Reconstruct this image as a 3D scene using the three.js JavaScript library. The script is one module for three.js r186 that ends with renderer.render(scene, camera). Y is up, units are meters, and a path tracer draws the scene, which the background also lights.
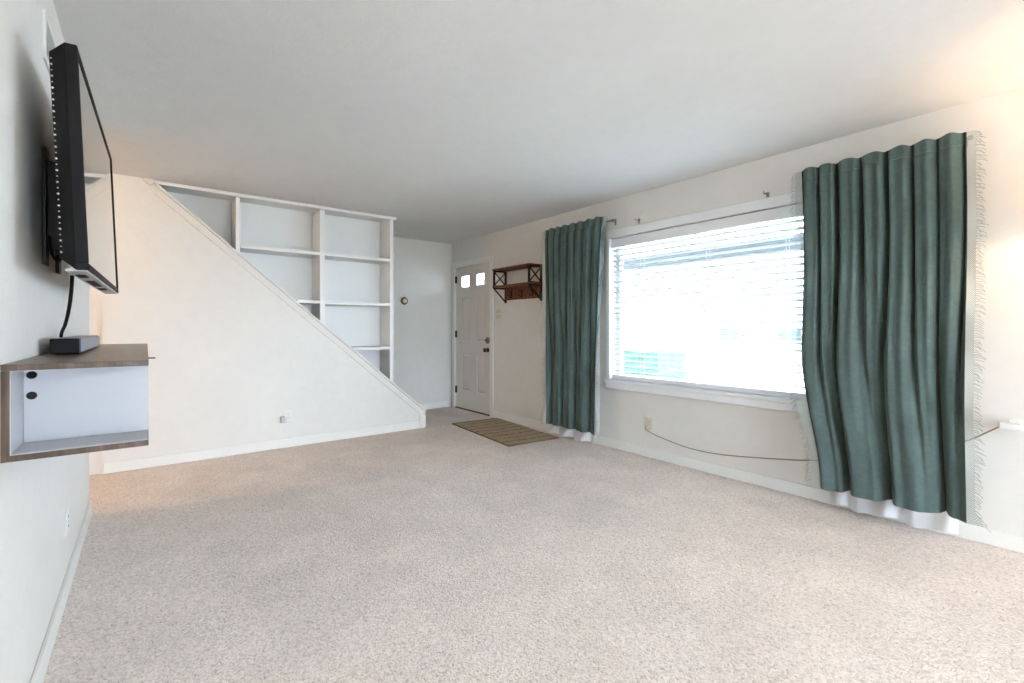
import * as THREE from 'three';
import { RoundedBoxGeometry } from 'three/addons/geometries/RoundedBoxGeometry.js';
import { mergeGeometries, mergeVertices } from 'three/addons/utils/BufferGeometryUtils.js';

// ───────────────────────── camera, sky, exposure ─────────────────────────
const scene = new THREE.Scene();
const FOCAL = 468, EYE = 1.165, YAW = THREE.MathUtils.degToRad(38);
const camera = new THREE.PerspectiveCamera(2 * Math.atan(683 / 2 / FOCAL) * 180 / Math.PI, 1024 / 683, 0.05, 200);
camera.position.set(0, EYE, 0);
camera.rotation.set(0, -YAW, 0);
camera.setViewOffset(1024, 683, 0, 13.5, 1024, 683);          // lens shifted: horizon at row 328
camera.updateProjectionMatrix();
scene.add(camera);
scene.background = new THREE.Color().setRGB(0.795, 0.94, 1.17); // bright overcast sky
scene.backgroundIntensity = 14;
const renderer = new THREE.WebGLRenderer({ antialias: true });
renderer.toneMapping = THREE.LinearToneMapping;
renderer.toneMappingExposure = 1.58;
renderer.shadowMap.enabled = true;
const WARM = new THREE.Color().setRGB(1.0, 0.66, 0.38);
const LAMP_POWER = 0.66, HALL_POWER = 2.6, DINING_POWER = 3;

// ───────────────────────── helpers ─────────────────────────
let seed = 1234567;
const rnd = () => { seed = (Math.imul(seed, 1664525) + 1013904223) >>> 0; return seed / 4294967296; };
const hash2 = (x, y, s) => { let h = Math.imul(x, 374761393) ^ Math.imul(y, 668265263) ^ Math.imul(s, 2147483647); h = Math.imul(h ^ (h >>> 13), 1274126177); return ((h ^ (h >>> 16)) >>> 0) / 4294967296; };
const sm = (t) => t * t * (3 - 2 * t);
const clamp = (v, a = 0, b = 1) => Math.min(b, Math.max(a, v));
const lerp = (a, b, t) => a + (b - a) * t;
const sstep = (a, b, x) => sm(clamp((x - a) / (b - a)));
function pnoise(x, y, px, py, s) {                             // periodic value noise, 0..1
  const xi = Math.floor(x), yi = Math.floor(y), fx = sm(x - xi), fy = sm(y - yi);
  const w = (a, p) => ((a % p) + p) % p;
  const a = hash2(w(xi, px), w(yi, py), s), b = hash2(w(xi + 1, px), w(yi, py), s);
  const c = hash2(w(xi, px), w(yi + 1, py), s), d = hash2(w(xi + 1, px), w(yi + 1, py), s);
  return lerp(lerp(a, b, fx), lerp(c, d, fx), fy);
}
function tex(w, h, fn, srgb, repeat) {
  const d = new Uint8Array(w * h * 4);
  for (let y = 0; y < h; y++) for (let x = 0; x < w; x++) {
    const c = fn(x / w, y / h, x, y), o = (y * w + x) * 4;
    d[o] = clamp(c[0]) * 255; d[o + 1] = clamp(c[1]) * 255; d[o + 2] = clamp(c[2]) * 255; d[o + 3] = 255;
  }
  const t = new THREE.DataTexture(d, w, h);
  t.wrapS = t.wrapT = THREE.RepeatWrapping; t.magFilter = THREE.LinearFilter; t.minFilter = THREE.LinearMipmapLinearFilter; t.generateMipmaps = true;
  if (srgb) t.colorSpace = THREE.SRGBColorSpace;
  if (repeat) t.repeat.set(repeat[0], repeat[1]);
  t.needsUpdate = true; return t;
}
function boxUV(g) {                                            // uv in metres from position
  if (g.index) g = g.toNonIndexed();
  g.computeVertexNormals();
  const p = g.attributes.position, n = g.attributes.normal, uv = new Float32Array(p.count * 2);
  for (let i = 0; i < p.count; i++) {
    const ax = Math.abs(n.getX(i)), ay = Math.abs(n.getY(i)), az = Math.abs(n.getZ(i));
    let u, v;
    if (ay >= ax && ay >= az) { u = p.getX(i); v = p.getZ(i); } else if (ax >= az) { u = p.getZ(i); v = p.getY(i); } else { u = p.getX(i); v = p.getY(i); }
    uv[i * 2] = u; uv[i * 2 + 1] = v;
  }
  g.setAttribute('uv', new THREE.BufferAttribute(uv, 2)); return g;
}
function bx(x0, x1, y0, y1, z0, z1) { const g = new THREE.BoxGeometry(Math.abs(x1 - x0), Math.abs(y1 - y0), Math.abs(z1 - z0)); g.translate((x0 + x1) / 2, (y0 + y1) / 2, (z0 + z1) / 2); return boxUV(g); }
function rb(x0, x1, y0, y1, z0, z1, r = 0.004, seg = 2) {      // box with rounded edges
  const w = Math.abs(x1 - x0), h = Math.abs(y1 - y0), d = Math.abs(z1 - z0);
  const g = new RoundedBoxGeometry(w, h, d, seg, Math.min(r, w / 2.01, h / 2.01, d / 2.01));
  g.translate((x0 + x1) / 2, (y0 + y1) / 2, (z0 + z1) / 2);
  const n = g.attributes.normal.clone(); const q = g.index ? g.toNonIndexed() : g; const k = q.attributes.normal.clone(); const r2 = boxUV(q); r2.setAttribute('normal', k); return r2;
}
function tube(pts, r, rs = 8, ts = 40, closed = false) {
  const c = new THREE.CatmullRomCurve3(pts.map((p) => new THREE.Vector3(...p)), closed, 'centripetal');
  return new THREE.TubeGeometry(c, ts, r, rs, closed).toNonIndexed();
}
function rod(a, b, r, seg = 14) {
  const A = new THREE.Vector3(...a), B = new THREE.Vector3(...b), d = B.clone().sub(A);
  const g = new THREE.CylinderGeometry(r, r, d.length(), seg);
  g.applyQuaternion(new THREE.Quaternion().setFromUnitVectors(new THREE.Vector3(0, 1, 0), d.normalize()));
  g.translate((a[0] + b[0]) / 2, (a[1] + b[1]) / 2, (a[2] + b[2]) / 2); return g.toNonIndexed();
}
function bar(a, b, w, h) {                                     // square bar between two points
  const A = new THREE.Vector3(...a), B = new THREE.Vector3(...b), d = B.clone().sub(A), L = d.length();
  const g = new THREE.BoxGeometry(w, L, h); g.applyQuaternion(new THREE.Quaternion().setFromUnitVectors(new THREE.Vector3(0, 1, 0), d.normalize()));
  g.translate((a[0] + b[0]) / 2, (a[1] + b[1]) / 2, (a[2] + b[2]) / 2); return g.toNonIndexed();
}
function lathe(pts, seg = 32) { return new THREE.LatheGeometry(pts.map((p) => new THREE.Vector2(...p)), seg).toNonIndexed(); }
const used = new Map();
function numbered(n) { const k = used.get(n) || 0; used.set(n, k + 1); return k ? `${n}_${String(k).padStart(3, '0')}` : n; }
function mk(name, geos, mat, parent) {
  const list = (Array.isArray(geos) ? geos : [geos]).map((g) => { const q = g.index ? g.toNonIndexed() : g; for (const k of Object.keys(q.attributes)) if (!['position', 'normal', 'uv', 'color'].includes(k)) q.deleteAttribute(k); return q; });
  const m = new THREE.Mesh(list.length > 1 ? mergeGeometries(list) : list[0], mat);
  m.castShadow = m.receiveShadow = true;
  if (parent) { m.name = name; parent.add(m); } else { m.name = numbered(name); scene.add(m); }
  return m;
}
function tag(o, label, category, group) { o.userData.label = label; o.userData.category = category; if (group) o.userData.group = group; return o; }
function thing(name, label, category, [x, y, z] = [0, 0, 0], group) { const o = new THREE.Group(); o.name = numbered(name); o.position.set(x, y, z); scene.add(o); return tag(o, label, category, group); }
function struct(o, label, category) { o.userData.kind = 'structure'; return tag(o, label, category); }
const at = (g, x, y, z) => { g.translate(x, y, z); return g; };

// ───────────────────────── materials ─────────────────────────
const lin = (r, g, b) => new THREE.Color().setRGB(r, g, b);
const std = (c, rough, o = {}) => new THREE.MeshStandardMaterial({ color: c, roughness: rough, metalness: 0, side: THREE.DoubleSide, ...o });
const phy = (c, rough, o = {}) => new THREE.MeshPhysicalMaterial({ color: c, roughness: rough, metalness: 0, side: THREE.DoubleSide, ...o });
const plasterBump = tex(512, 512, (u, v) => {
  const n = 0.5 * pnoise(u * 24, v * 24, 24, 24, 3) + 0.3 * pnoise(u * 90, v * 90, 90, 90, 4) + 0.2 * pnoise(u * 220, v * 220, 220, 220, 5); return [n, n, n];
});
const plasterTone = tex(256, 256, (u, v) => {
  const n = 0.97 + 0.03 * (0.6 * pnoise(u * 5, v * 5, 5, 5, 13) + 0.4 * pnoise(u * 40, v * 40, 40, 40, 14)); return [n, n, n];
}, true, [0.45, 0.45]);
const wallPaint = std(lin(0.80, 0.775, 0.728), 0.62, { bumpMap: plasterBump, bumpScale: 0.0012, map: plasterTone });
const ceilPaint = std(lin(0.74, 0.735, 0.72), 0.85, { bumpMap: plasterBump, bumpScale: 0.0012, map: plasterTone });
const trimPaint = std(lin(0.82, 0.81, 0.77), 0.4, { bumpMap: plasterBump, bumpScale: 0.0004 });
const shelfPaint = std(lin(0.82, 0.82, 0.80), 0.45, { bumpMap: plasterBump, bumpScale: 0.0008 });
const doorPaint = std(lin(0.76, 0.695, 0.62), 0.42, { bumpMap: plasterBump, bumpScale: 0.0003 });
const vinylWhite = std(lin(0.85, 0.86, 0.86), 0.35);
const blindWhite = phy(lin(0.84, 0.85, 0.85), 0.45, { transmission: 0.0 });
const slatWhite = std(lin(0.64, 0.65, 0.65), 0.5);
const blackPlastic = phy(lin(0.007, 0.007, 0.008), 0.6, { specularIntensity: 0.35 });
const blackMatte = phy(lin(0.008, 0.008, 0.008), 0.8, { specularIntensity: 0.3 });
const blackMetal = std(lin(0.02, 0.018, 0.016), 0.45, { metalness: 0.6 });
const chrome = std(lin(0.62, 0.62, 0.62), 0.25, { metalness: 1 });
const brassDark = std(lin(0.16, 0.11, 0.06), 0.4, { metalness: 0.8 });
const bronze = std(lin(0.05, 0.04, 0.035), 0.35, { metalness: 0.8 });
const ivory = std(lin(0.68, 0.62, 0.50), 0.4);
const plasticWhite = std(lin(0.78, 0.78, 0.76), 0.35);
const darkSlot = std(lin(0.02, 0.02, 0.02), 0.8);
const glassPane = phy(lin(0.97, 0.99, 0.98), 0.0, { transmission: 1, thickness: 0, ior: 1.45 });

// carpet: twisted pile clumps about 1 cm across
const CN = 1024, CELLS = 190;
const carpetH = new Float32Array(CN * CN);
{
  for (let y = 0; y < CN; y++) for (let x = 0; x < CN; x++) {
    const u = x / CN, v = y / CN;
    const wu = u + 0.006 * (pnoise(u * 90, v * 90, 90, 90, 25) - 0.5), wv = v + 0.006 * (pnoise(u * 90, v * 90, 90, 90, 26) - 0.5);
    const n1 = pnoise(wu * CELLS, wv * CELLS, CELLS, CELLS, 21), n2 = pnoise((wu + wv) * CELLS * 1.5, (wu - wv) * CELLS * 1.5, CELLS * 1.5, CELLS * 1.5, 22), n3 = pnoise(wu * 500, wv * 500, 500, 500, 23);
    const h = 0.36 * n1 + 0.36 * n2 + 0.28 * n3;
    carpetH[y * CN + x] = clamp((h - 0.5) * 1.9 + 0.55);
  }
}
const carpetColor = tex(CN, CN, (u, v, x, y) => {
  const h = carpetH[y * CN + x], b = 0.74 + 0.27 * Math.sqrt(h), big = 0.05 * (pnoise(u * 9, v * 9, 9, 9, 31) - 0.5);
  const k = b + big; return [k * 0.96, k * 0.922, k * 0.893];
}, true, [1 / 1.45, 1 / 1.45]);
const carpetBump = tex(CN, CN, (u, v, x, y) => { const h = carpetH[y * CN + x]; return [h, h, h]; }, false, [1 / 1.45, 1 / 1.45]);
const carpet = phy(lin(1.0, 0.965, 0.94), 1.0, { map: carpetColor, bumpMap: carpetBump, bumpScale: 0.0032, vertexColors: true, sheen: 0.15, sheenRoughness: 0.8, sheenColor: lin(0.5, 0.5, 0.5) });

function woodTex(s, dark, light, rings) {
  return tex(256, 1024, (u, v) => {
    const warp = 0.35 * pnoise(u * 3, v * 3, 3, 3, s) + 0.06 * pnoise(u * 14, v * 40, 14, 40, s + 1);
    const g = 0.5 + 0.5 * Math.sin((u + warp) * rings * Math.PI * 2);
    const f = pnoise(u * 120, v * 10, 120, 10, s + 2), t = clamp(0.55 * g + 0.45 * f);
    return [0, 1, 2].map((i) => lerp(dark[i], light[i], t));
  }, true, [2.2, 0.8]);
}
const walnut = std(0xffffff, 0.32, { map: woodTex(41, [0.21, 0.15, 0.105], [0.39, 0.30, 0.22], 7) });
const rusticWood = std(0xffffff, 0.6, { map: woodTex(51, [0.30, 0.16, 0.10], [0.56, 0.34, 0.22], 9) });
const consoleWhite = std(lin(0.42, 0.425, 0.45), 0.4);

// ───────────────────────── room dimensions ─────────────────────────
const XL = -0.28, XR = 3.57, ZB = -4.95, ZF = -6.03, ZR = 4.3, CEIL = 2.41, TH = 0.15;
const DIAG = (x) => 2.4 - 0.868 * (x - 0.02);                   // top edge of the stair wall

// floor
{
  const g0 = mergeGeometries([new THREE.BoxGeometry(4.12, 0.1, 10.63, 82, 1, 212).translate(1.66, -0.05, -0.865).toNonIndexed(), new THREE.BoxGeometry(2.8, 0.1, 4.78, 56, 1, 96).translate(-1.8, -0.05, -3.79).toNonIndexed()]);
  const g = boxUV(g0), p = g.attributes.position, col = new Float32Array(p.count * 3);
  for (let i = 0; i < p.count; i++) {
    const x = p.getX(i), z = p.getZ(i);
    const n = pnoise(x * 1.3 + 20, z * 1.3 + 20, 999, 999, 61), m = pnoise(x * 4.1 + 20, z * 2.2 + 20, 999, 999, 62), o = pnoise(x * 9 + 40, z * 9 + 40, 999, 999, 63);
    const k = 0.90 + 0.14 * (0.5 * n + 0.3 * m + 0.2 * o);
    const soil = sstep(0.52, 0.8, 0.6 * pnoise(x * 1.9 + 50, z * 0.9 + 50, 999, 999, 64) + 0.4 * m);
    const tint = [1 - 0.09 * soil, 1 - 0.085 * soil, 1 - 0.075 * soil];
    for (let c = 0; c < 3; c++) col[i * 3 + c] = k * tint[c];
  }
  g.setAttribute('color', new THREE.BufferAttribute(col, 3));
  struct(mk('floor', g, carpet), 'greige cut pile carpet covering the whole room floor', 'floor');
}
struct(mk('ceiling', [bx(-3.2, XR + TH, CEIL, CEIL + 0.15, ZF - TH, -1.4), bx(XL - 0.12, XR + TH, CEIL, CEIL + 0.15, -1.4, ZR + TH)], ceilPaint), 'flat white painted ceiling', 'ceiling');

// window wall with openings for window and door
const WZ0 = -3.005, WZ1 = -0.87, WY0 = 0.668, WY1 = 2.035;      // window opening
const DZ0 = -5.925, DZ1 = -5.03, DY1 = 2.04;                    // door opening
{
  const x0 = XR, x1 = XR + TH, g = [];
  g.push(bx(x0, x1, 0, CEIL, ZF - TH, DZ0), bx(x0, x1, DY1, CEIL, DZ0, DZ1), bx(x0, x1, 0, CEIL, DZ1, WZ0));
  g.push(bx(x0, x1, 0, WY0, WZ0, WZ1), bx(x0, x1, WY1, CEIL, WZ0, WZ1), bx(x0, x1, 0, CEIL, WZ1, ZR + TH));
  struct(mk('wall_right', g, wallPaint), 'cream wall holding the picture window and the front door', 'wall');
}
struct(mk('wall_far', bx(-3.2, XR, 0, CEIL, ZF - TH, ZF), wallPaint), 'cream wall of the entry nook beside the front door', 'wall');
{ // rear wall with a sliding glass door
  const a = 0.2, b = 3.3, c = 0.03, d = 2.1, m = 1.75;
  struct(mk('wall_rear', [bx(XL - 0.12, a, 0, CEIL, ZR, ZR + TH), bx(b, XR, 0, CEIL, ZR, ZR + TH), bx(a, b, 0, c, ZR, ZR + TH), bx(a, b, d, CEIL, ZR, ZR + TH)], wallPaint), 'cream wall behind the viewer with a sliding glass door', 'wall');
  const w = new THREE.Group(); w.name = 'window_2'; scene.add(w); struct(w, 'wide sliding glass door in the wall behind the viewer', 'window');
  mk('window_frame', [bx(a, b, c, c + 0.05, ZR + 0.05, ZR + 0.1), bx(a, b, d - 0.05, d, ZR + 0.05, ZR + 0.1), bx(a, a + 0.05, c, d, ZR + 0.05, ZR + 0.1), bx(b - 0.05, b, c, d, ZR + 0.05, ZR + 0.1), bx(m - 0.025, m + 0.025, c, d, ZR + 0.05, ZR + 0.1)], vinylWhite, w);
  mk('pane', bx(a + 0.05, m - 0.025, c + 0.05, d - 0.05, ZR + 0.07, ZR + 0.076), glassPane, w);
  mk('pane', bx(m + 0.025, b - 0.05, c + 0.05, d - 0.05, ZR + 0.07, ZR + 0.076), glassPane, w);
}
struct(mk('wall_left', bx(XL - 0.12, XL, 0, CEIL, -3.92, ZR + TH), wallPaint), 'white wall behind the television ending at an open corner', 'wall');
// adjoining room left of the television wall
struct(mk('wall_adjoining', [bx(-3.2, -3.05, 0, CEIL, ZF, -1.4), bx(-3.05, XL - 0.12, 0, CEIL, -1.55, -1.4)], wallPaint), 'walls of the adjoining room beyond the television wall', 'wall');

// stair wall with its slanting top
{
  const s = new THREE.Shape();
  s.moveTo(XL, 0); s.lineTo(2.573, 0); s.lineTo(2.573, DIAG(2.573)); s.lineTo(0.012, CEIL); s.lineTo(XL, CEIL); s.closePath();
  const g = new THREE.ExtrudeGeometry(s, { depth: 0.1, bevelEnabled: false }); g.translate(0, 0, ZB - 0.1);
  struct(mk('wall_back', [boxUV(g), bx(-3.05, XL, 0, CEIL, ZB - 0.15, ZB - 0.03)], wallPaint), 'white stair wall with a slanting top edge below the shelves', 'wall');
  // slanted cap and face trim
  const cap = (w0, w1, z0, z1, xa, xb) => {
    const q = new THREE.Shape(), nx = 0.655, ny = 0.755;       // normal of the slope
    const P = (x, w) => [x + nx * w, DIAG(x) + ny * w];
    q.moveTo(...P(xa, w0)); q.lineTo(...P(xb, w0)); q.lineTo(...P(xb, w1)); q.lineTo(...P(xa, w1)); q.closePath();
    const e = new THREE.ExtrudeGeometry(q, { depth: z1 - z0, bevelEnabled: true, bevelSize: 0.002, bevelThickness: 0.002, bevelSegments: 1 }); e.translate(0, 0, z0); return boxUV(e);
  };
  const t = new THREE.Group(); t.name = 'trim_1'; scene.add(t); struct(t, 'white slanted moulding capping the stair wall', 'trim');
  mk('cap_board', cap(0.002, 0.018, ZB - 0.04, ZB + 0.012, 0.05, 2.575), wallPaint, t);
  mk('face_strip', cap(-0.058, -0.006, ZB, ZB + 0.008, 0.09, 2.55), wallPaint, t);
  mk('end_post', rb(2.50, 2.578, 0.002, DIAG(2.573) - 0.03, ZB, ZB + 0.010, 0.003), wallPaint, t);
  mk('end_block', cap(-0.03, 0.018, ZB, ZB + 0.02, -0.005, 0.045), wallPaint, t);
}
// staircase behind the stair wall
{
  const st = new THREE.Group(); st.name = 'stairs'; scene.add(st); struct(st, 'carpeted stairs climbing behind the slanting wall', 'stairs');
  const stairMat = carpet.clone(); stairMat.vertexColors = false;
  for (let k = 0; k < 11; k++) mk('step', rb(2.44 - 0.219 * (k + 1), 2.44 - 0.219 * k + 0.02, k ? 0.19 * k - 0.02 : 0.002, 0.19 * (k + 1), ZF + 0.005, -5.262, 0.01), stairMat, st);
}
// built-in shelves above the slope
{
  const o = thing('built_in_bookshelf', 'white built-in bookshelf stepping down along the stair slope', 'bookshelf', [0, 0, 0]);
  const zf = ZB, zb = -5.24, top = CEIL - 0.003;
  const s = new THREE.Shape(); s.moveTo(0.05, top); s.lineTo(2.14, top); s.lineTo(2.14, DIAG(2.14) - 0.05); s.closePath();
  const bp = new THREE.ExtrudeGeometry(s, { depth: 0.015, bevelEnabled: false }); bp.translate(0, 0, zb - 0.015);
  mk('back_panel', boxUV(bp), shelfPaint, o);
  for (const [a, b] of [[0.648, 0.682], [1.391, 1.438]]) mk('divider', rb(a, b, DIAG(b) + 0.005, top - 0.04, zb, zf - 0.001, 0.002), shelfPaint, o);
  mk('side_panel', rb(2.141, 2.182, DIAG(2.182) + 0.022, top, zb - 0.015, zf - 0.001, 0.002), shelfPaint, o);
  const shelf = (xa, xb, y) => mk('shelf_board', rb(xa, xb, y - 0.031, y, zb, zf - 0.004, 0.002), shelfPaint, o);
  const xs = (y) => 0.02 + (2.4 - y) / 0.868;
  shelf(0.684, 1.390, 1.937); shelf(xs(1.445) + 0.05, 1.390, 1.445);
  shelf(1.439, 2.140, 1.937); shelf(1.439, 2.140, 1.442); shelf(xs(0.958) + 0.05, 2.140, 0.958);
  mk('top_rail', rb(0.05, 2.215, top - 0.03, top, zf - 0.03, zf + 0.006, 0.003), shelfPaint, o);
  mk('top_panel', bx(0.06, 2.14, top - 0.012, top - 0.001, zb, zf - 0.031), shelfPaint, o);
}
// baseboards
function base(name, geos, label) { struct(mk(name, geos, trimPaint), label, 'baseboard'); }
base('baseboard_left', [rb(XL, XL + 0.014, 0.001, 0.088, -3.934, ZR, 0.004), rb(XL - 0.12, XL + 0.014, 0.001, 0.088, -3.934, -3.92, 0.004)], 'white baseboard below the television wall');
base('baseboard_back', [rb(-0.27, 2.498, 0.001, 0.085, ZB, ZB + 0.012, 0.004)], 'white baseboard along the stair wall');
base('baseboard_right', [rb(XR - 0.014, XR, 0.001, 0.088, -4.935, ZR, 0.004)], 'white baseboard under the picture window');
base('baseboard_far', [rb(2.5, XR - 0.03, 0.001, 0.085, ZF, ZF + 0.012, 0.004)], 'cream baseboard of the entry wall');

// ───────────────────────── picture window ─────────────────────────
{
  const w = new THREE.Group(); w.name = 'window_1'; scene.add(w); struct(w, 'wide white framed picture window between green curtains', 'window');
  mk('casing', [rb(XR - 0.02, XR, WY1, 2.112, WZ0 - 0.04, WZ1 + 0.04, 0.004), rb(XR - 0.02, XR, WY0, WY1, WZ0 - 0.04, WZ0, 0.004), rb(XR - 0.02, XR, WY0, WY1, WZ1, WZ1 + 0.04, 0.004)], vinylWhite, w);
  mk('window_sill', rb(XR - 0.048, XR + 0.1, WY0 - 0.03, WY0 + 0.001, WZ0 - 0.045, WZ1 + 0.045, 0.006), vinylWhite, w);
  mk('apron', rb(XR - 0.04, XR, 0.583, WY0 - 0.03, WZ0 - 0.035, WZ1 + 0.035, 0.006), vinylWhite, w);
  const fx0 = XR + 0.085, fx1 = XR + 0.135, f = 0.045;
  mk('window_frame', [bx(fx0, fx1, WY0, WY0 + f, WZ0, WZ1), bx(fx0, fx1, WY1 - f, WY1, WZ0, WZ1), bx(fx0, fx1, WY0 + f, WY1 - f, WZ0, WZ0 + f), bx(fx0, fx1, WY0 + f, WY1 - f, WZ1 - f, WZ1)], vinylWhite, w);
  mk('pane', bx(fx0 + 0.02, fx0 + 0.026, WY0 + f, WY1 - f, WZ0 + f, WZ1 - f), glassPane, w);
}
// horizontal blind
{
  const o = thing('window_blind', 'white horizontal slat blind lowered over the picture window', 'blind', [XR + 0.036, WY0, (WZ0 + WZ1) / 2]);
  const L = (WZ1 - WZ0) / 2 - 0.006, Y = (y) => y - WY0;
  mk('headrail', [rb(-0.031, 0.03, Y(1.945), Y(2.03), -L, L, 0.005)], blindWhite, o);
  const prof = [];
  const N = 24, y0 = 0.752, y1 = 1.915;
  const sg = (() => {                                          // shallow crowned slat, 50 mm wide, 2.6 mm thick
    const g = new THREE.BoxGeometry(0.05, 0.003, 2 * L, 6, 1, 1); const p = g.attributes.position;
    for (let i = 0; i < p.count; i++) { const q = p.getX(i) / 0.025; p.setY(i, p.getY(i) + 0.0022 * (1 - q * q)); }
    g.computeVertexNormals(); g.rotateZ(-0.28); return g.toNonIndexed();
  })();
  for (let k = 0; k < N; k++) { const m = mk('slat', sg.clone(), slatWhite, o); m.geometry = sg; m.position.set(0, Y(lerp(y0, y1, k / (N - 1))), 0); }
  mk('bottom_rail', rb(-0.026, 0.026, Y(0.676), Y(0.712), -L, L, 0.005), blindWhite, o);
  for (const z of [-2.66, -2.02, -1.42, -1.08]) mk('ladder_cord', [rod([-0.027, Y(0.71), z - (WZ0 + WZ1) / 2], [-0.027, Y(1.945), z - (WZ0 + WZ1) / 2], 0.0011, 5), rod([0.027, Y(0.71), z - (WZ0 + WZ1) / 2], [0.027, Y(1.945), z - (WZ0 + WZ1) / 2], 0.0011, 5)], vinylWhite, o);
}

// ───────────────────────── front door ─────────────────────────
{
  const d = new THREE.Group(); d.name = 'door_1'; scene.add(d); struct(d, 'off white panelled front door with two small top panes', 'door');
  const x0 = XR + 0.012, x1 = XR + 0.056, a = DZ0 + 0.008, b = DZ1 - 0.008, yb = 0.018, yt = DY1 - 0.006;
  const cols = [[-5.765, -5.555], [-5.38, -5.18]], rows = [[0.27, 0.80], [0.98, 1.60], [1.745, 1.910]];
  const g = [bx(x0, x1, yb, yt, a, cols[0][0]), bx(x0, x1, yb, yt, cols[0][1], cols[1][0]), bx(x0, x1, yb, yt, cols[1][1], b)];
  for (const [ca, cb] of cols) { const ys = [yb, ...rows.flat(), yt]; for (let k = 0; k < ys.length; k += 2) g.push(bx(x0, x1, ys[k], ys[k + 1], ca, cb)); }
  mk('door_leaf', g, doorPaint, d);
  for (const [ca, cb] of cols) {
    for (const [ra, rbt] of rows.slice(0, 2)) {
      const q = new THREE.BoxGeometry(0.014, rbt - ra - 0.07, cb - ca - 0.07), p = q.attributes.position;   // raised field with sloping edge
      for (let i = 0; i < p.count; i++) if (p.getX(i) > 0) { p.setY(i, p.getY(i) + Math.sign(p.getY(i)) * 0.022); p.setZ(i, p.getZ(i) + Math.sign(p.getZ(i)) * 0.022); }
      q.translate(x0 + 0.0125, (ra + rbt) / 2, (ca + cb) / 2);
      mk('door_panel', [boxUV(q), bx(x0 + 0.019, x0 + 0.03, ra, rbt, ca, cb)], doorPaint, d);
    }
    const [ra, rt] = rows[2], e = 0.014;
    const fr = mk('pane_frame', [rb(x0 - 0.006, x0 + 0.01, ra - e, ra + 0.006, ca - e, cb + e, 0.003), rb(x0 - 0.006, x0 + 0.01, rt - 0.006, rt + e, ca - e, cb + e, 0.003), rb(x0 - 0.006, x0 + 0.01, ra, rt, ca - e, ca + 0.006, 0.003), rb(x0 - 0.006, x0 + 0.01, ra, rt, cb - 0.006, cb + e, 0.003)], doorPaint, d);
    mk('pane', bx(x0 + 0.02, x0 + 0.025, ra, rt, ca, cb), glassPane, fr);
  }
  mk('casing', [rb(XR - 0.016, XR, 0.002, 2.112, DZ1, DZ1 + 0.075, 0.004), rb(XR - 0.016, XR, 0.002, 2.112, DZ0 - 0.075, DZ0, 0.004), rb(XR - 0.016, XR, DY1, 2.112, DZ0, DZ1, 0.004)], trimPaint, d);
  mk('jamb', [bx(XR, XR + 0.15, 0.002, DY1, DZ0 - 0.001, DZ0 + 0.006), bx(XR, XR + 0.15, 0.002, DY1, DZ1 - 0.006, DZ1 + 0.001), bx(XR, XR + 0.15, DY1 - 0.005, DY1 + 0.001, DZ0, DZ1)], trimPaint, d);
  mk('threshold', bx(XR - 0.002, XR + 0.14, 0.001, 0.016, DZ0, DZ1), bronze, d);
  for (const y of [0.27, 1.077, 1.87]) mk('hinge', [rod([x0 - 0.006, y - 0.05, DZ0 + 0.002], [x0 - 0.006, y + 0.05, DZ0 + 0.002], 0.008), bx(x0 - 0.003, x0, y - 0.05, y + 0.05, DZ0 + 0.004, DZ0 + 0.04)], bronze, d);
  const kp = lathe([[0, 0], [0.044, 0], [0.044, 0.012], [0.036, 0.02], [0.02, 0.026], [0, 0.027]], 28); kp.rotateZ(Math.PI / 2); kp.translate(x0, 1.0, -5.105);
  const db = mk('deadbolt', kp, std(lin(0.22, 0.22, 0.22), 0.4, { metalness: 0.7 }), d);
  mk('thumb_turn', rb(x0 - 0.045, x0 - 0.024, 0.993, 1.007, -5.125, -5.085, 0.004), bronze, db);
  const kn = lathe([[0, 0], [0.033, 0], [0.033, 0.006], [0.014, 0.012], [0.013, 0.03], [0.024, 0.036], [0.031, 0.05], [0.028, 0.062], [0.016, 0.069], [0, 0.07]], 28); kn.rotateZ(Math.PI / 2); kn.translate(x0, 0.872, -5.105);
  mk('door_knob', kn, bronze, d);
}

// small wall fittings -------------------------------------------------
function duplex(name, label, pos, turn, plateMat, faceMat) {                  // wall plate with two sockets, facing +z before turning
  const o = thing(name, label, 'outlet', pos); o.rotation.y = turn;
  const pl = mk('wall_plate', rb(-0.036, 0.036, -0.058, 0.058, 0, 0.006, 0.004), plateMat, o);
  for (const s of [-1, 1]) {
    const r = mk('socket', rb(-0.016, 0.016, s * 0.021 - 0.014, s * 0.021 + 0.014, 0.004, 0.0075, 0.003), faceMat, o);
    mk('slot', [bx(-0.008, -0.005, s * 0.021 - 0.004, s * 0.021 + 0.007, 0.0074, 0.008), bx(0.005, 0.008, s * 0.021 - 0.004, s * 0.021 + 0.007, 0.0074, 0.008)], darkSlot, r);
  }
  mk('screw', at(new THREE.CylinderGeometry(0.003, 0.003, 0.002, 10).rotateX(Math.PI / 2), 0, 0, 0.0068), chrome, o);
  return o;
}
duplex('wall_outlet', 'ivory wall outlet under the picture window with a plug in it', [XR, 0.302, -2.564], -Math.PI / 2, ivory, ivory);
duplex('wall_outlet', 'white wall outlet low on the television wall', [XL, 0.308, -2.845], Math.PI / 2, plasticWhite, plasticWhite);
duplex('wall_outlet', 'white wall outlet low on the stair wall beside an adapter', [1.085, 0.302, ZB], 0, plasticWhite, plasticWhite);
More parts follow.
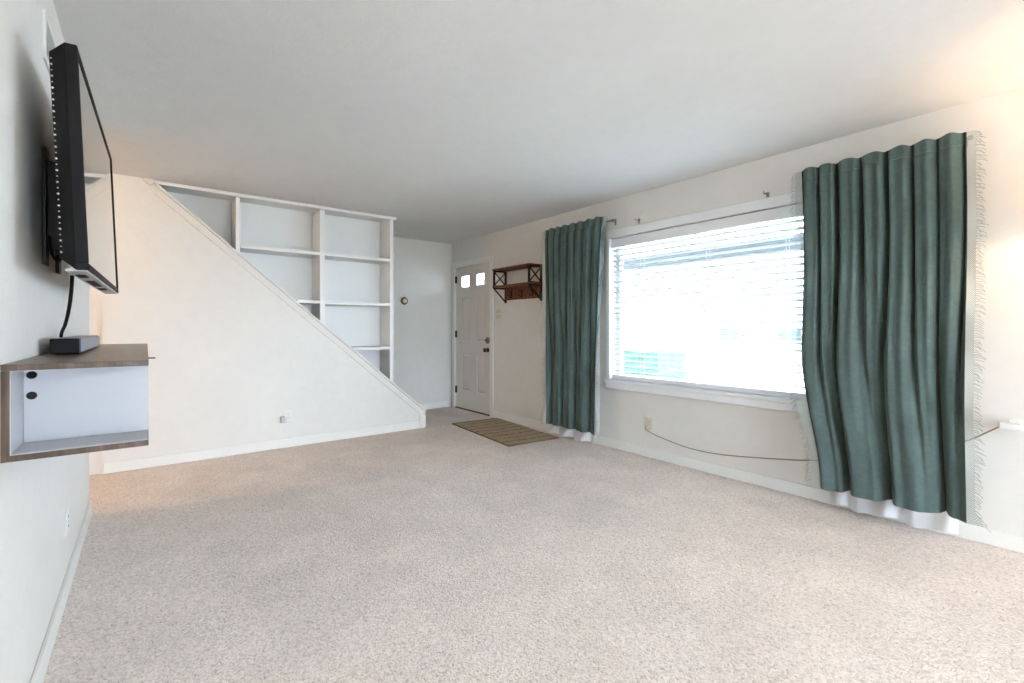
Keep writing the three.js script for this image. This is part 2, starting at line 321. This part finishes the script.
{
  const o = thing('plug_adapter', 'small grey and white plug adapter stuck in the stair wall outlet', 'adapter', [1.052, 0.282, ZB + 0.0085]);
  mk('adapter_body', rb(-0.034, 0.004, -0.032, 0.03, 0, 0.042, 0.005), std(lin(0.42, 0.43, 0.43), 0.45), o);
  mk('adapter_face', rb(0.005, 0.058, -0.026, 0.012, 0, 0.03, 0.005), plasticWhite, o);
}
{
  const o = thing('light_switch', 'cream double switch plate beside the front door', 'switch', [XR, 1.345, -4.845]); o.rotation.y = -Math.PI / 2;
  mk('wall_plate', rb(-0.058, 0.058, -0.058, 0.058, 0, 0.006, 0.004), ivory, o);
  for (const s of [-1, 1]) { mk('toggle', rb(s * 0.024 - 0.006, s * 0.024 + 0.006, -0.011, 0.013, 0.003, 0.016, 0.003), plasticWhite, o); }
}
{
  const o = thing('thermostat', 'round brass ringed thermostat on the entry wall', 'thermostat', [2.813, 1.539, ZF]);
  const ring = lathe([[0.03, 0], [0.052, 0], [0.053, 0.01], [0.046, 0.026], [0.034, 0.033], [0.03, 0.03]], 36); ring.rotateX(Math.PI / 2);
  mk('ring', ring, brassDark, o);
  const disc = lathe([[0, 0.034], [0.024, 0.0335], [0.031, 0.03], [0.031, 0.0]], 36); disc.rotateX(Math.PI / 2);
  mk('dial', disc, ivory, o);
  mk('back_plate', at(lathe([[0, 0], [0.066, 0], [0.066, 0.005], [0, 0.006]], 36).rotateX(Math.PI / 2), 0, 0, 0), plasticWhite, o);
}
{ // return air grille
  const o = thing('air_vent', 'white slatted air vent high on the wall above the television', 'vent', [XL, 2.09, -2.44]);
  const w = 0.19, h = 0.17;
  mk('vent_frame', [rb(0, 0.008, 0, 0.022, -w, w, 0.002), rb(0, 0.008, h - 0.022, h, -w, w, 0.002), rb(0, 0.008, 0.022, h - 0.022, -w, -w + 0.022, 0.002), rb(0, 0.008, 0.022, h - 0.022, w - 0.022, w, 0.002)], plasticWhite, o);
  mk('backing', bx(0, 0.0015, 0.02, h - 0.02, -w + 0.02, w - 0.02), std(lin(0.25, 0.25, 0.24), 0.8), o);
  for (let k = 0; k < 9; k++) { const g = bx(-0.0045, 0.0045, -0.0007, 0.0007, -w + 0.022, w - 0.022); g.rotateZ(-0.6); mk('slat', at(g, 0.0055, 0.03 + k * 0.0137, 0), plasticWhite, o); }
}

// ───────────────────────── television ─────────────────────────
{
  const o = thing('television', 'black flat screen television mounted on the left wall', 'television', [-0.13, 1.653, -2.376]);
  o.rotation.set(0, -0.0235, 0.039);
  const W = 1.117 / 2, H = 0.6425 / 2;
  mk('bezel', [rb(-0.03, 0, H - 0.014, H, -W, W, 0.004), rb(-0.03, 0, -H, -H + 0.022, -W, W, 0.004), rb(-0.03, 0, -H + 0.02, H - 0.012, -W, -W + 0.014, 0.004), rb(-0.03, 0, -H + 0.02, H - 0.012, W - 0.014, W, 0.004)], blackPlastic, o);
  mk('screen', bx(-0.008, -0.004, -H + 0.02, H - 0.012, -W + 0.012, W - 0.012), phy(lin(0.006, 0.006, 0.007), 0.06, { ior: 1.6, clearcoat: 1, clearcoatRoughness: 0.03 }), o);
  const q = new THREE.BoxGeometry(0.031, 2 * H - 0.006, 2 * W - 0.006), p = q.attributes.position;
  for (let i = 0; i < p.count; i++) if (p.getX(i) < 0) { p.setY(i, p.getY(i) - Math.sign(p.getY(i)) * 0.03); p.setZ(i, p.getZ(i) - Math.sign(p.getZ(i)) * 0.008); }
  q.translate(-0.0455, 0, 0);
  const back = mk('back_housing', boxUV(q), blackMatte, o);
  const dots = [];
  for (let k = 0; k < 34; k++) { const y = lerp(-H + 0.05, H - 0.05, k / 33), r = k % 2 ? 0.0018 : 0.0028; dots.push(at(new THREE.SphereGeometry(r, 8, 6).toNonIndexed(), -0.0575, y, W - 0.0092)); }
  mk('vent_hole_row', dots, std(lin(0.7, 0.7, 0.68), 0.4), back).userData.kind = 'stuff';
  const under = mk('bottom_strip', rb(-0.052, -0.004, -H - 0.004, -H + 0.004, -W + 0.004, W - 0.004, 0.003), std(lin(0.45, 0.45, 0.44), 0.4), o);
  for (const [z, l] of [[0.40, 0.09], [0.16, 0.12], [0.02, 0.12], [-0.2, 0.1]]) mk('speaker_slot', rb(-0.042, -0.018, -H - 0.006, -H - 0.003, z - l / 2, z + l / 2, 0.001), darkSlot, under);
  const m = thing('television_mount', 'black metal wall bracket holding the television', 'bracket', [XL, 1.58, -2.42]);
  mk('wall_plate', [rb(0, 0.012, -0.20, 0.20, -0.17, -0.11, 0.002), rb(0, 0.012, -0.20, 0.20, 0.13, 0.19, 0.002), rb(0, 0.012, 0.09, 0.13, -0.11, 0.13, 0.002), rb(0, 0.012, -0.13, -0.09, -0.11, 0.13, 0.002)], blackMetal, m);
  for (const z of [-0.14, 0.16]) mk('arm', [rb(0.012, 0.078, -0.14, 0.16, z - 0.012, z + 0.012, 0.002)], blackMetal, m);
  mk('cable_loop', tube([[0.02, -0.1, 0.19], [0.03, -0.17, 0.21], [0.045, -0.19, 0.23], [0.06, -0.17, 0.25], [0.065, -0.13, 0.26]], 0.004, 6, 24), blackPlastic, m);
  tag(mk('power_cord', tube([[-0.2, 1.345, -2.19], [-0.203, 1.30, -2.20], [-0.215, 1.24, -2.27], [-0.24, 1.18, -2.42], [-0.266, 1.135, -2.56], [-0.268, 1.10, -2.6]], 0.0055, 8, 48), blackPlastic), 'black cord dropping from the television to the soundbar', 'cord');
}
// floating media console
{
  const x0 = XL, x1 = 0.005, yb = 0.836, yt = 1.075, z0 = -1.66, z1 = -3.46, t = 0.016;
  const o = thing('media_console', 'floating walnut and white media console under the television', 'console', [x0, yb, z0]);
  const B = (a, b, c, d, e, f, r = 0.0015) => rb(a - x0, b - x0, c - yb, d - yb, e - z0, f - z0, r);
  mk('top_panel', B(x0, x1, yt - 0.0155, yt, z1, z0), walnut, o);
  mk('bottom_panel', B(x0, x1, yb, yb + 0.0155, z1, z0), walnut, o);
  mk('back_panel', B(x0, x0 + t, yb + 0.0155, yt - 0.0155, z1, z0), walnut, o);
  mk('lining', [B(x0 + t, x0 + t + 0.002, yb + 0.0155, yt - 0.0155, z1 + 0.02, z0 - 0.002, 0.0005), B(x0 + t, x1 - 0.002, yb + 0.0155, yb + 0.018, z1 + 0.02, z0 - 0.002, 0.0005), B(x0 + t, x1 - 0.002, yt - 0.018, yt - 0.0155, z1 + 0.02, z0 - 0.002, 0.0005)], consoleWhite, o);
  const dv = mk('divider', B(x0 + t + 0.002, x1 - 0.001, yb + 0.018, yt - 0.018, -1.826, -1.81), consoleWhite, o);
  for (const y of [1.037, 0.981]) mk('cable_grommet', [at(lathe([[0.004, 0.0005], [0.008, 0.0035], [0.010, 0.002], [0.0108, 0]], 28).rotateX(Math.PI / 2), -0.250 - x0 + 0.004, y - yb, -1.81 - z0), at(lathe([[0, 0.0008], [0.0095, 0.0008]], 28).rotateX(Math.PI / 2), -0.250 - x0 + 0.004, y - yb, -1.81 - z0)], blackPlastic, dv);
  for (const z of [-2.62]) mk('divider', B(x0 + t + 0.002, x1 - 0.001, yb + 0.018, yt - 0.018, z - 0.016, z), consoleWhite, o);
  mk('end_panel', B(x0 + t, x1, yb + 0.0155, yt - 0.0155, z1, z1 + 0.016), walnut, o);
  mk('peg', [rod([x1 - x0 - 0.002, yt - yb - 0.0065, -1.90 - z0], [x1 - x0 + 0.018, yt - yb - 0.0065, -1.90 - z0], 0.0022, 10)], bronze, o);
}
{ // soundbar lying along the console
  const o = thing('soundbar', 'long black and grey soundbar lying on the media console', 'soundbar', [-0.226, 1.0755, -2.56]);
  mk('body', rb(-0.026, 0.047, 0.003, 0.055, -0.405, 0.400, 0.004), std(lin(0.10, 0.10, 0.10), 0.35), o);
  mk('end_cap', rb(-0.0255, 0.0465, 0.004, 0.0535, 0.401, 0.408, 0.003), phy(lin(0.004, 0.004, 0.005), 0.5, { specularIntensity: 0.35 }), o);
  mk('grille', rb(0.0475, 0.0505, 0.008, 0.051, -0.40, 0.385, 0.001), std(lin(0.32, 0.32, 0.33), 0.55), o);
  mk('trim_strip', rb(0.0475, 0.051, 0.006, 0.053, 0.387, 0.404, 0.001), std(lin(0.13, 0.14, 0.32), 0.3), o);
  for (const z of [-0.33, 0.33]) mk('foot', bx(-0.02, 0.04, 0, 0.003, z - 0.02, z + 0.02), blackMatte, o);
}

// ───────────────────────── coat rack shelf ─────────────────────────
{
  const o = thing('coat_rack', 'rustic wooden wall shelf with black crossed brackets and hooks', 'shelf', [XR, 1.476, -4.35]);
  const D = 0.20, zl = -0.335, zr = 0.335, top = 0.415, mid = 0.205;
  const X = (d) => -d;
  mk('top_board', rb(-D - 0.005, -0.004, top - 0.02, top, zl - 0.02, zr + 0.02, 0.003), rusticWood, o);
  mk('lower_board', rb(-D - 0.005, -0.004, mid - 0.02, mid, zl - 0.02, zr + 0.02, 0.003), rusticWood, o);
  mk('hook_panel', rb(-0.022, -0.002, 0.035, mid - 0.021, zl + 0.012, zr - 0.012, 0.003), rusticWood, o);
  for (const z of [zl, zr]) {
    const s = 0.02;
    mk('side_bracket', [bx(-s, -0.0005, 0, top - 0.021, z - s / 2, z + s / 2), bx(-D, -D + s, mid + 0.001, top - 0.021, z - s / 2, z + s / 2),
      bx(-D, -s, top - 0.036, top - 0.021, z - s / 2, z + s / 2), bx(-D, -s, mid - 0.036, mid - 0.021, z - s / 2, z + s / 2), bx(-D, -s, mid + 0.001, mid + 0.012, z - s / 2, z + s / 2),
      bar([-0.01, mid + 0.008, z], [-D + 0.01, top - 0.03, z], 0.012, 0.012), bar([-0.01, top - 0.03, z], [-D + 0.01, mid + 0.008, z], 0.012, 0.012),
      bar([-0.008, 0.008, z], [-D + 0.008, mid - 0.03, z], 0.014, 0.014)], blackMetal, o);
  }
  for (const z of [-0.2, 0, 0.2]) mk('coat_hook', [tube([[-0.022, 0.135, z], [-0.05, 0.125, z], [-0.062, 0.145, z]], 0.005, 8, 16), tube([[-0.022, 0.10, z], [-0.04, 0.065, z], [-0.06, 0.07, z], [-0.064, 0.092, z]], 0.005, 8, 20), bx(-0.026, -0.022, 0.06, 0.155, z - 0.011, z + 0.011)], blackMetal, o);
}

// ───────────────────────── door mat ─────────────────────────
{
  const matTex = tex(512, 512, (u, v) => {
    const row = v * 64, col = u * 40, w = 0.5 + 0.5 * Math.sin(row * Math.PI * 2) * Math.sin(col * Math.PI * 2);
    const st = (() => { const k = (v * 9) % 1; return k < 0.16 ? 1 : 0; })() * (pnoise(u * 30, v * 80, 30, 80, 72) > 0.30 ? 1 : 0);
    const n = pnoise(u * 70, v * 140, 70, 140, 71), t = clamp(0.35 * w + 0.65 * n);
    const c = [lerp(0.54, 0.78, t), lerp(0.48, 0.69, t), lerp(0.38, 0.56, t)];
    return st ? c.map((q) => q * 0.50) : c;
  }, true);
  const matBump = tex(256, 256, (u, v) => { const a = 0.5 + 0.5 * Math.sin(v * 64 * Math.PI * 2) * Math.sin(u * 40 * Math.PI * 2); return [a, a, a]; });
  const o = thing('door_mat', 'woven tan door mat with dark stripes in front of the door', 'mat', [3.165, 0, -4.24]);
  const g = new THREE.BoxGeometry(0.62, 0.008, 1.26, 24, 1, 48), p = g.attributes.position;
  for (let i = 0; i < p.count; i++) p.setY(i, p.getY(i) + 0.007 + 0.006 * pnoise(p.getX(i) * 4 + 9, p.getZ(i) * 4 + 9, 99, 99, 73) * (p.getY(i) > 0 ? 1 : 0));
  const uv = g.attributes.uv; for (let i = 0; i < p.count; i++) uv.setXY(i, p.getX(i) / 0.62 + 0.5, p.getZ(i) / 1.26 + 0.5);
  g.computeVertexNormals();
  mk('woven_field', g, std(0xffffff, 0.95, { map: matTex, bumpMap: matBump, bumpScale: 0.003 }), o);
  const e = 0.008;
  mk('border', [rb(-0.318, -0.304, 0.002, 0.016, -0.635, 0.635, e), rb(0.304, 0.318, 0.002, 0.016, -0.635, 0.635, e), rb(-0.318, 0.318, 0.002, 0.016, -0.638, -0.624, e), rb(-0.318, 0.318, 0.002, 0.016, 0.624, 0.638, e)], std(lin(0.16, 0.13, 0.085), 0.95), o);
  o.rotation.y = -0.09;
}

// ───────────────────────── curtains ─────────────────────────
const velvetTex = tex(512, 512, (u, v) => {
  const n = 0.55 * pnoise(u * 22, v * 7, 22, 7, 81) + 0.25 * pnoise(u * 60, v * 60, 60, 60, 82) + 0.2 * pnoise(u * 250, v * 250, 250, 250, 83), k = 0.74 + 0.26 * n; return [k, k, k];
}, true);
const velvetBump = tex(256, 256, (u, v) => { const n = pnoise(u * 128, v * 128, 128, 128, 84); return [n, n, n]; });
const velvet = phy(lin(0.10, 0.155, 0.147), 0.85, { map: velvetTex, bumpMap: velvetBump, bumpScale: 0.0006, sheen: 1, sheenRoughness: 0.45, sheenColor: lin(0.34, 0.38, 0.33) });
const laceAlpha = tex(128, 128, (u, v) => {                      // crochet net: round holes in offset rows
  const s = 4, y = v * s * 2, r = Math.floor(y), x = u * s + (r % 2) * 0.5, dx = x - Math.floor(x) - 0.5, dy = (y - r - 0.5) * 0.7;
  const a = dx * dx + dy * dy < 0.085 ? 0 : 1; return [a, a, a];
});
const laceMat = std(lin(0.42, 0.47, 0.44), 0.9, { alphaMap: laceAlpha, alphaTest: 0.5, transparent: false });
const fringeMat = std(lin(0.30, 0.34, 0.31), 0.95);
const sheerMat = phy(lin(0.86, 0.86, 0.87), 0.95, { transmission: 0.35, thickness: 0 });
function phase(ridges) {                                        // phase that is a whole number at every ridge
  return (s) => { let k = 0; while (k < ridges.length - 2 && s > ridges[k + 1]) k++; const a = ridges[k], b = ridges[k + 1]; return k + (s - a) / (b - a); };
}
function sheet(nI, nJ, j0, j1, fn, uvw, uvh) {
  const pos = [], uv = [], idx = [];
  for (let j = 0; j <= nJ; j++) for (let i = 0; i <= nI; i++) { const t = lerp(j0, j1, j / nJ), s = i / nI; pos.push(...fn(s, t)); uv.push(s * uvw, t * uvh); }
  for (let j = 0; j < nJ; j++) for (let i = 0; i < nI; i++) { const a = j * (nI + 1) + i; idx.push(a, a + 1, a + nI + 1, a + 1, a + nI + 2, a + nI + 1); }
  const g = new THREE.BufferGeometry(); g.setAttribute('position', new THREE.Float32BufferAttribute(pos, 3)); g.setAttribute('uv', new THREE.Float32BufferAttribute(uv, 2)); g.setIndex(idx); g.computeVertexNormals();
  const n = g.attributes.normal.array.slice(); return g.toNonIndexed();
}
function curtain(cfg) {
  const { name, label, X, yT, yB, zA, zB, top, bot, ampT, ampB, laceL, laceR, s0 } = cfg;
  const zc = (zA(0.5) + zB(0.5)) / 2;
  const o = thing(name, label, 'curtain', [X, 0, zc], 'green velvet curtain panels');
  const pT = phase(top), pB = phase(bot);
  const surf = (off) => (s, t) => {                             // t 0 at the top, 1 at the hem
    const w = 0.85 * sstep(0.18, 1.0, t), fT = pT(s) * 2 * Math.PI, fB = pB(s) * 2 * Math.PI;
    const shape = (f) => 0.86 * (1 - 2 * Math.pow((1 - Math.cos(f)) / 2, 2.1)) + 0.14 * Math.cos(3 * f + 1.3 + s * 5);   // broad ridges, narrow valleys
    const head = 0.55 + 0.45 * sstep(0.0, 0.06, t);
    let x = (1 - w) * ampT * head * shape(fT) + w * ampB * shape(fB);
    let z = lerp(zA(t), zB(t), s) + (1 - w) * 0.017 * Math.sin(fT) + w * 0.030 * Math.sin(fB);
    x += 0.004 * (pnoise(s * 9 + 3, t * 7 + s0, 999, 999, 85) - 0.5);
    const pinch = Math.exp(-Math.pow((t - 0.034) / 0.006, 2)) * 0.006;   // stitched seam under the rod pocket
    const y = lerp(yT, yB, t) + (t < 0.02 ? 0.006 * Math.cos(fT * 2) : 0) - 0.006 * w * Math.cos(fB) * t;
    return [-(x - pinch) - off, y, z - zc];
  };
  const uw = 1.1, uh = 2.4, hT = 0.034, hB = 0.962;
  mk('fabric_panel', sheet(260, 150, hT, 1, surf(0), uw, uh), velvet, o);
  mk('header', sheet(260, 8, 0, hT, surf(0.001), uw, uh), velvet, o);
  mk('hem', sheet(260, 8, hB, 0.999, surf(0.003), uw, uh), velvet, o);
  for (const [side, wdt] of [[0, laceL], [1, laceR]]) {
    if (!wdt) continue;
    const sg = side ? 1 : -1, f = surf(0);
    const strip = sheet(4, 160, 0.0, 1.0, (q, t) => { const p = f(side, t); const ww = wdt(t); return [p[0] + 0.012 * q * Math.sin(t * 31 + side), p[1], p[2] + sg * q * ww]; }, 0.05, 2.05);
    { const uvA = strip.attributes.uv; for (let i = 0; i < uvA.count; i++) uvA.setXY(i, uvA.getX(i) / 0.05, uvA.getY(i) / 0.04); }
    const lc = mk('lace_trim', strip, laceMat, o); lc.userData.label = 'pale crochet lace edging';
    const th = [];
    for (let k = 0; k < 190; k++) {
      const t = (k + rnd() * 0.8) / 190, p = f(side, t), ww = wdt(t), L = 0.018 + 0.022 * rnd() * (0.5 + pnoise(t * 12, side, 99, 99, 86)), dr = 0.02 * rnd() + 0.008;
      const a = [p[0] + 0.012 * Math.sin(t * 31 + side), p[1], p[2] + sg * ww * 0.96];
      th.push(tube([a, [a[0] - 0.004, a[1] - dr * 0.3, a[2] + sg * L * 0.6], [a[0] - 0.006 * rnd(), a[1] - dr, a[2] + sg * L]], 0.0011, 3, 4));
    }
    mk('fringe', th, fringeMat, lc).userData.kind = 'stuff';
  }
  return o;
}
const LX = 3.42, RX = 3.42, RODX = 3.49;
curtain({ name: 'velvet_curtain', label: 'narrow green velvet curtain left of the window beside the coat rack', X: LX, yT: 2.225, yB: 0.145, s0: 1,
  zA: (t) => lerp(-3.775, -3.725, t), zB: (t) => lerp(-2.945, -3.03, t) - 0.02 * Math.sin(t * 3.1),
  top: [-0.02, 0.13, 0.24, 0.36, 0.5, 0.62, 0.76, 0.9, 1.02], bot: [0.0, 0.2, 0.45, 0.72, 1.0], ampT: 0.046, ampB: 0.058,
  laceL: (t) => 0.028 + 0.012 * Math.sin(t * 40), laceR: (t) => 0.02 + 0.012 * Math.sin(t * 34 + 1) });
curtain({ name: 'velvet_curtain', label: 'wide green velvet curtain right of the window nearest the viewer', X: RX, yT: 2.205, yB: 0.15, s0: 5,
  zA: (t) => -1.275 + 0.012 * Math.sin(t * 6) + 0.115 * sstep(0.55, 1, t), zB: (t) => -0.452 + 0.005 * Math.sin(t * 7),
  top: [-0.04, 0.085, 0.19, 0.33, 0.49, 0.64, 0.775, 0.90, 1.03], bot: [-0.03, 0.10, 0.36, 0.66, 1.03], ampT: 0.052, ampB: 0.062,
  laceL: (t) => 0.034 + 0.02 * sstep(0.4, 1, t) + 0.012 * Math.sin(t * 19), laceR: (t) => 0.034 + 0.03 * sstep(0.965, 1, t) });
function sheer(label, zA, zB, yT, folds, amp, flare) {
  const zc = (zA + zB) / 2, o = thing('sheer_curtain', label, 'curtain', [3.505, 0, zc], 'white sheer liners behind the velvet');
  mk('sheer_panel', sheet(150, 90, 0, 1, (s, t) => {
    const f = s * folds * Math.PI * 2 + Math.sin(s * 5) * 1.1, w = sstep(0.935, 1, t);
    return [amp * (0.7 + 0.5 * t) * Math.cos(f) - w * flare * (0.6 + 0.4 * Math.sin(f * 0.5 + 1)) , lerp(yT, 0.03, t) + 0.012 * w * Math.sin(f * 0.5), lerp(zA, zB, s) - zc + 0.012 * Math.sin(f * 0.5) * t];
  }, 1, 2), sheerMat, o);
}
sheer('white sheer liner hanging behind the left green curtain to the floor', -3.75, -3.09, 2.16, 6, 0.012, 0.11);
sheer('white sheer liner hanging behind the right green curtain to the floor', -1.13, -0.52, 2.16, 5, 0.012, 0.03);
const rodMat = std(lin(0.32, 0.31, 0.29), 0.35, { metalness: 0.9 });
function curtainRod(label, za, zb) {
  const zc = (za + zb) / 2, y = 2.188, o = thing('curtain_rod', label, 'curtain rod', [XR, y, zc], 'short metal curtain rods');
  mk('rod', rod([RODX - XR, 0, za - zc], [RODX - XR, 0, zb - zc], 0.008), rodMat, o);
  for (const z of [za, zb]) {
    mk('end_cap', at(lathe([[0, -0.012], [0.011, -0.01], [0.012, 0], [0.011, 0.01], [0, 0.012]], 16).rotateX(Math.PI / 2), RODX - XR, 0, z - zc), rodMat, o);
    const s = z === za ? 1 : -1;
    mk('bracket', [bx(-0.004, 0, -0.03, 0.03, z - zc + s * 0.03 - 0.009, z - zc + s * 0.03 + 0.009), bar([-0.004, 0, z - zc + s * 0.03], [RODX - XR, -0.006, z - zc + s * 0.03], 0.006, 0.01)], rodMat, o);
  }
}
curtainRod('short metal rod carrying the left green curtain', -3.76, -2.915);
curtainRod('short metal rod carrying the right green curtain', -1.265, -0.465);
for (const [z, y, l] of [[-2.672, 2.15, 'small empty curtain bracket above the window nearer the left curtain'], [-1.539, 2.135, 'small empty curtain bracket above the window nearer the right curtain']]) {
  const o = thing('rod_bracket', l, 'bracket', [XR, y, z], 'empty brackets over the window');
  mk('plate', rb(-0.004, 0, -0.026, 0.02, -0.01, 0.01, 0.001), rodMat, o);
  mk('arm', [bar([-0.003, 0, 0], [-0.055, 0.004, 0], 0.005, 0.008), tube([[-0.05, 0.004, 0], [-0.062, -0.004, 0], [-0.072, 0.006, 0], [-0.07, 0.016, 0]], 0.003, 6, 14)], rodMat, o);
}

// ───────────────────────── cords by the window ─────────────────────────
{
  const cx = XR - 0.02;
  const pts = [[XR - 0.03, 0.285, -2.568], [XR - 0.045, 0.262, -2.572], [cx, 0.238, -2.55], [cx, 0.222, -2.50], [cx, 0.195, -2.36], [cx, 0.172, -2.20], [cx, 0.166, -2.07], [cx, 0.17, -1.92], [cx, 0.192, -1.72], [cx, 0.232, -1.45], [cx, 0.268, -1.25], [cx, 0.34, -0.98], [cx, 0.44, -0.70], [XR - 0.028, 0.548, -0.485], [XR - 0.045, 0.615, -0.40], [XR - 0.05, 0.655, -0.352]];
  const o = thing('extension_cord', 'thin brown extension cord drooping along the wall under the window', 'cord', [0, 0, 0]);
  mk('cable', tube(pts, 0.0038, 8, 160), std(lin(0.30, 0.235, 0.18), 0.6), o);
  mk('plug', [rb(XR - 0.04, XR - 0.008, 0.268, 0.296, -2.583, -2.553, 0.006)], ivory, o);
  mk('socket_end', [rb(XR - 0.068, XR - 0.030, 0.64, 0.672, -0.362, -0.275, 0.008), rb(XR - 0.06, XR - 0.036, 0.67, 0.70, -0.33, -0.28, 0.008)], plasticWhite, o);
  tag(mk('wall_clip', [rb(XR - 0.031, XR, 0.645, 0.667, -0.33, -0.30, 0.003)], plasticWhite), 'white clip holding the cord socket to the wall', 'clip');
}

// ───────────────────────── lamps ─────────────────────────
function shadeMaterial() { return phy(lin(0.85, 0.78, 0.66), 0.95, { transmission: 0.4, thickness: 0 }); }
{ // floor lamp just right of the picture
  const o = thing('floor_lamp', 'slim floor lamp with a tapered fabric shade beside the right curtain', 'lamp', [3.25, 0, 0.02]);
  mk('base', lathe([[0, 0], [0.14, 0], [0.14, 0.012], [0.13, 0.02], [0.03, 0.03], [0.012, 0.045]], 36), blackMetal, o);
  mk('pole', rod([0, 0.04, 0], [0, 1.74, 0], 0.010), blackMetal, o);
  mk('shade', lathe([[0.18, 1.735], [0.11, 1.895]], 48), shadeMaterial(), o);
  mk('shade_ring', [new THREE.TorusGeometry(0.18, 0.0025, 6, 48).rotateX(Math.PI / 2).translate(0, 1.735, 0).toNonIndexed(), new THREE.TorusGeometry(0.11, 0.0025, 6, 48).rotateX(Math.PI / 2).translate(0, 1.895, 0).toNonIndexed()], blackMetal, o);
  mk('socket', rod([0, 1.735, 0], [0, 1.775, 0], 0.016), blackMetal, o);
  const b = new THREE.SphereGeometry(0.03, 20, 16); b.translate(0, 1.805, 0);
  mk('bulb', b.toNonIndexed(), std(lin(1, 0.9, 0.7), 0.5, { emissive: WARM, emissiveIntensity: 6 }), o);
  const L = new THREE.PointLight(WARM, LAMP_POWER, 0, 2); L.position.set(3.25, 1.805, 0.02); L.castShadow = true; L.shadow.radius = 1.2; scene.add(L);
}
{ // flush ceiling light of the adjoining room
  const o = thing('ceiling_light', 'flush glass ceiling light of the adjoining room', 'lamp', [-1.5, CEIL, -4.15]);
  mk('canopy', lathe([[0, 0], [0.15, 0], [0.15, -0.025], [0, -0.025]], 36), chrome, o);
  mk('bulb', new THREE.SphereGeometry(0.06, 20, 16).translate(0, -0.11, 0).toNonIndexed(), std(lin(1, 0.9, 0.7), 0.5, { emissive: WARM, emissiveIntensity: 6 }), o);
  mk('holder', rod([0, -0.06, 0], [0, -0.025, 0], 0.02), chrome, o);
  const L = new THREE.PointLight(WARM, HALL_POWER, 0, 2); L.position.set(-1.5, CEIL - 0.11, -4.15); L.castShadow = true; L.shadow.radius = 3; scene.add(L);
}

{ // glass globe pendant of the dining end behind the camera
  const o = thing('pendant_light', 'opal glass globe pendant over the dining end behind the viewer', 'lamp', [1.7, CEIL, 2.9]);
  mk('canopy', lathe([[0, 0], [0.06, 0], [0.055, -0.02], [0, -0.024]], 28), chrome, o);
  mk('stem', rod([0, -0.02, 0], [0, -0.26, 0], 0.006), chrome, o);
  mk('globe', new THREE.SphereGeometry(0.16, 32, 24).translate(0, -0.41, 0).toNonIndexed(), std(lin(0.9, 0.85, 0.75), 0.4, { emissive: lin(1, 0.80, 0.58), emissiveIntensity: 3 }), o);
  const L = new THREE.PointLight(lin(1, 0.80, 0.58), DINING_POWER, 0, 2); L.position.set(1.7, CEIL - 0.41, 2.9); L.castShadow = true; L.shadow.radius = 7; scene.add(L);
}

// ───────────────────────── outdoors ─────────────────────────
{
  const GY = -0.35;
  const concrete = std(lin(0.62, 0.61, 0.59), 0.9, { bumpMap: plasterBump, bumpScale: 0.004 }), lawn = std(lin(0.18, 0.18, 0.14), 1, { bumpMap: plasterBump, bumpScale: 0.02 });
  struct(mk('ground', [bx(-40, 80, GY - 0.2, GY - 0.02, -80, 60)], concrete), 'pale concrete ground and street outside the house', 'ground');
  struct(mk('lawn', [bx(XR + TH, 9.2, GY - 0.02, GY, -40, 30), bx(-30, XR + TH, GY - 0.02, GY, ZR + TH + 2.5, 30)], lawn), 'mown grass around the house', 'lawn');
  const siding = std(lin(0.72, 0.72, 0.71), 0.7), roofM = std(lin(0.42, 0.41, 0.40), 0.9), paneM = std(lin(0.04, 0.07, 0.075), 0.5);
  const pr = struct(mk('porch_roof', [bx(XR + TH + 0.002, 4.95, 2.42, 2.5, -7.4, 0.8), bx(4.9, 5.0, 1.925, 2.07, -7.4, 0.8)], std(lin(0.17, 0.185, 0.195), 0.8)), 'narrow porch roof and beam outside the window', 'roof');
  // clipped hedge
  const hg = new THREE.BoxGeometry(0.9, 1.08, 2.6, 18, 20, 50), p = hg.attributes.position;
  for (let i = 0; i < p.count; i++) {
    const x = p.getX(i), y = p.getY(i), z = p.getZ(i), k = 0.10 * (pnoise(y * 9 + 50, z * 9 + 50, 999, 999, 91) + pnoise(x * 11 + 50, z * 11 + y * 5 + 50, 999, 999, 92) - 1);
    p.setXYZ(i, x * (1 + k), y + k * 0.5, z * (1 + k * 0.4));
  }
  hg.computeVertexNormals(); hg.translate(7.6, GY + 0.54, -6.25);
  tag(mk('hedge', hg.toNonIndexed(), std(lin(0.06, 0.10, 0.075), 1)), 'clipped green hedge outside the picture window', 'hedge');
  // house across the street
  const o = thing('house', 'pale house across the street seen through the blind', 'house', [16, GY, -9]);
  mk('wall', bx(0, 7, 0, 2.7, -6.5, 5), siding, o);
  const rf = new THREE.Shape(); rf.moveTo(-0.5, 2.7); rf.lineTo(7.5, 2.7); rf.lineTo(3.5, 4.4); rf.closePath();
  mk('roof', boxUV(new THREE.ExtrudeGeometry(rf, { depth: 12.1, bevelEnabled: false }).translate(0, 0, -6.8)), siding, o);
  for (const [a, b] of [[0.48, 1.22], [2.44, 3.11]]) {
    const f = mk('window', [bx(-0.05, 0.02, 1.02, 1.10, a - 0.06, b + 0.06), bx(-0.05, 0.02, 1.52, 1.58, a - 0.06, b + 0.06), bx(-0.05, 0.02, 1.10, 1.52, a - 0.06, a), bx(-0.05, 0.02, 1.10, 1.52, b, b + 0.06), bx(-0.05, 0.02, 1.10, 1.52, (a + b) / 2 - 0.02, (a + b) / 2 + 0.02)], vinylWhite, o);
    mk('pane', bx(-0.02, -0.01, 1.10, 1.52, a, b), paneM, f);
  }
  mk('roof_edge', [bx(-0.06, 0, 1.95, 2.02, -3.6, -1.9)], roofM, o);
}

renderer.render(scene, camera);
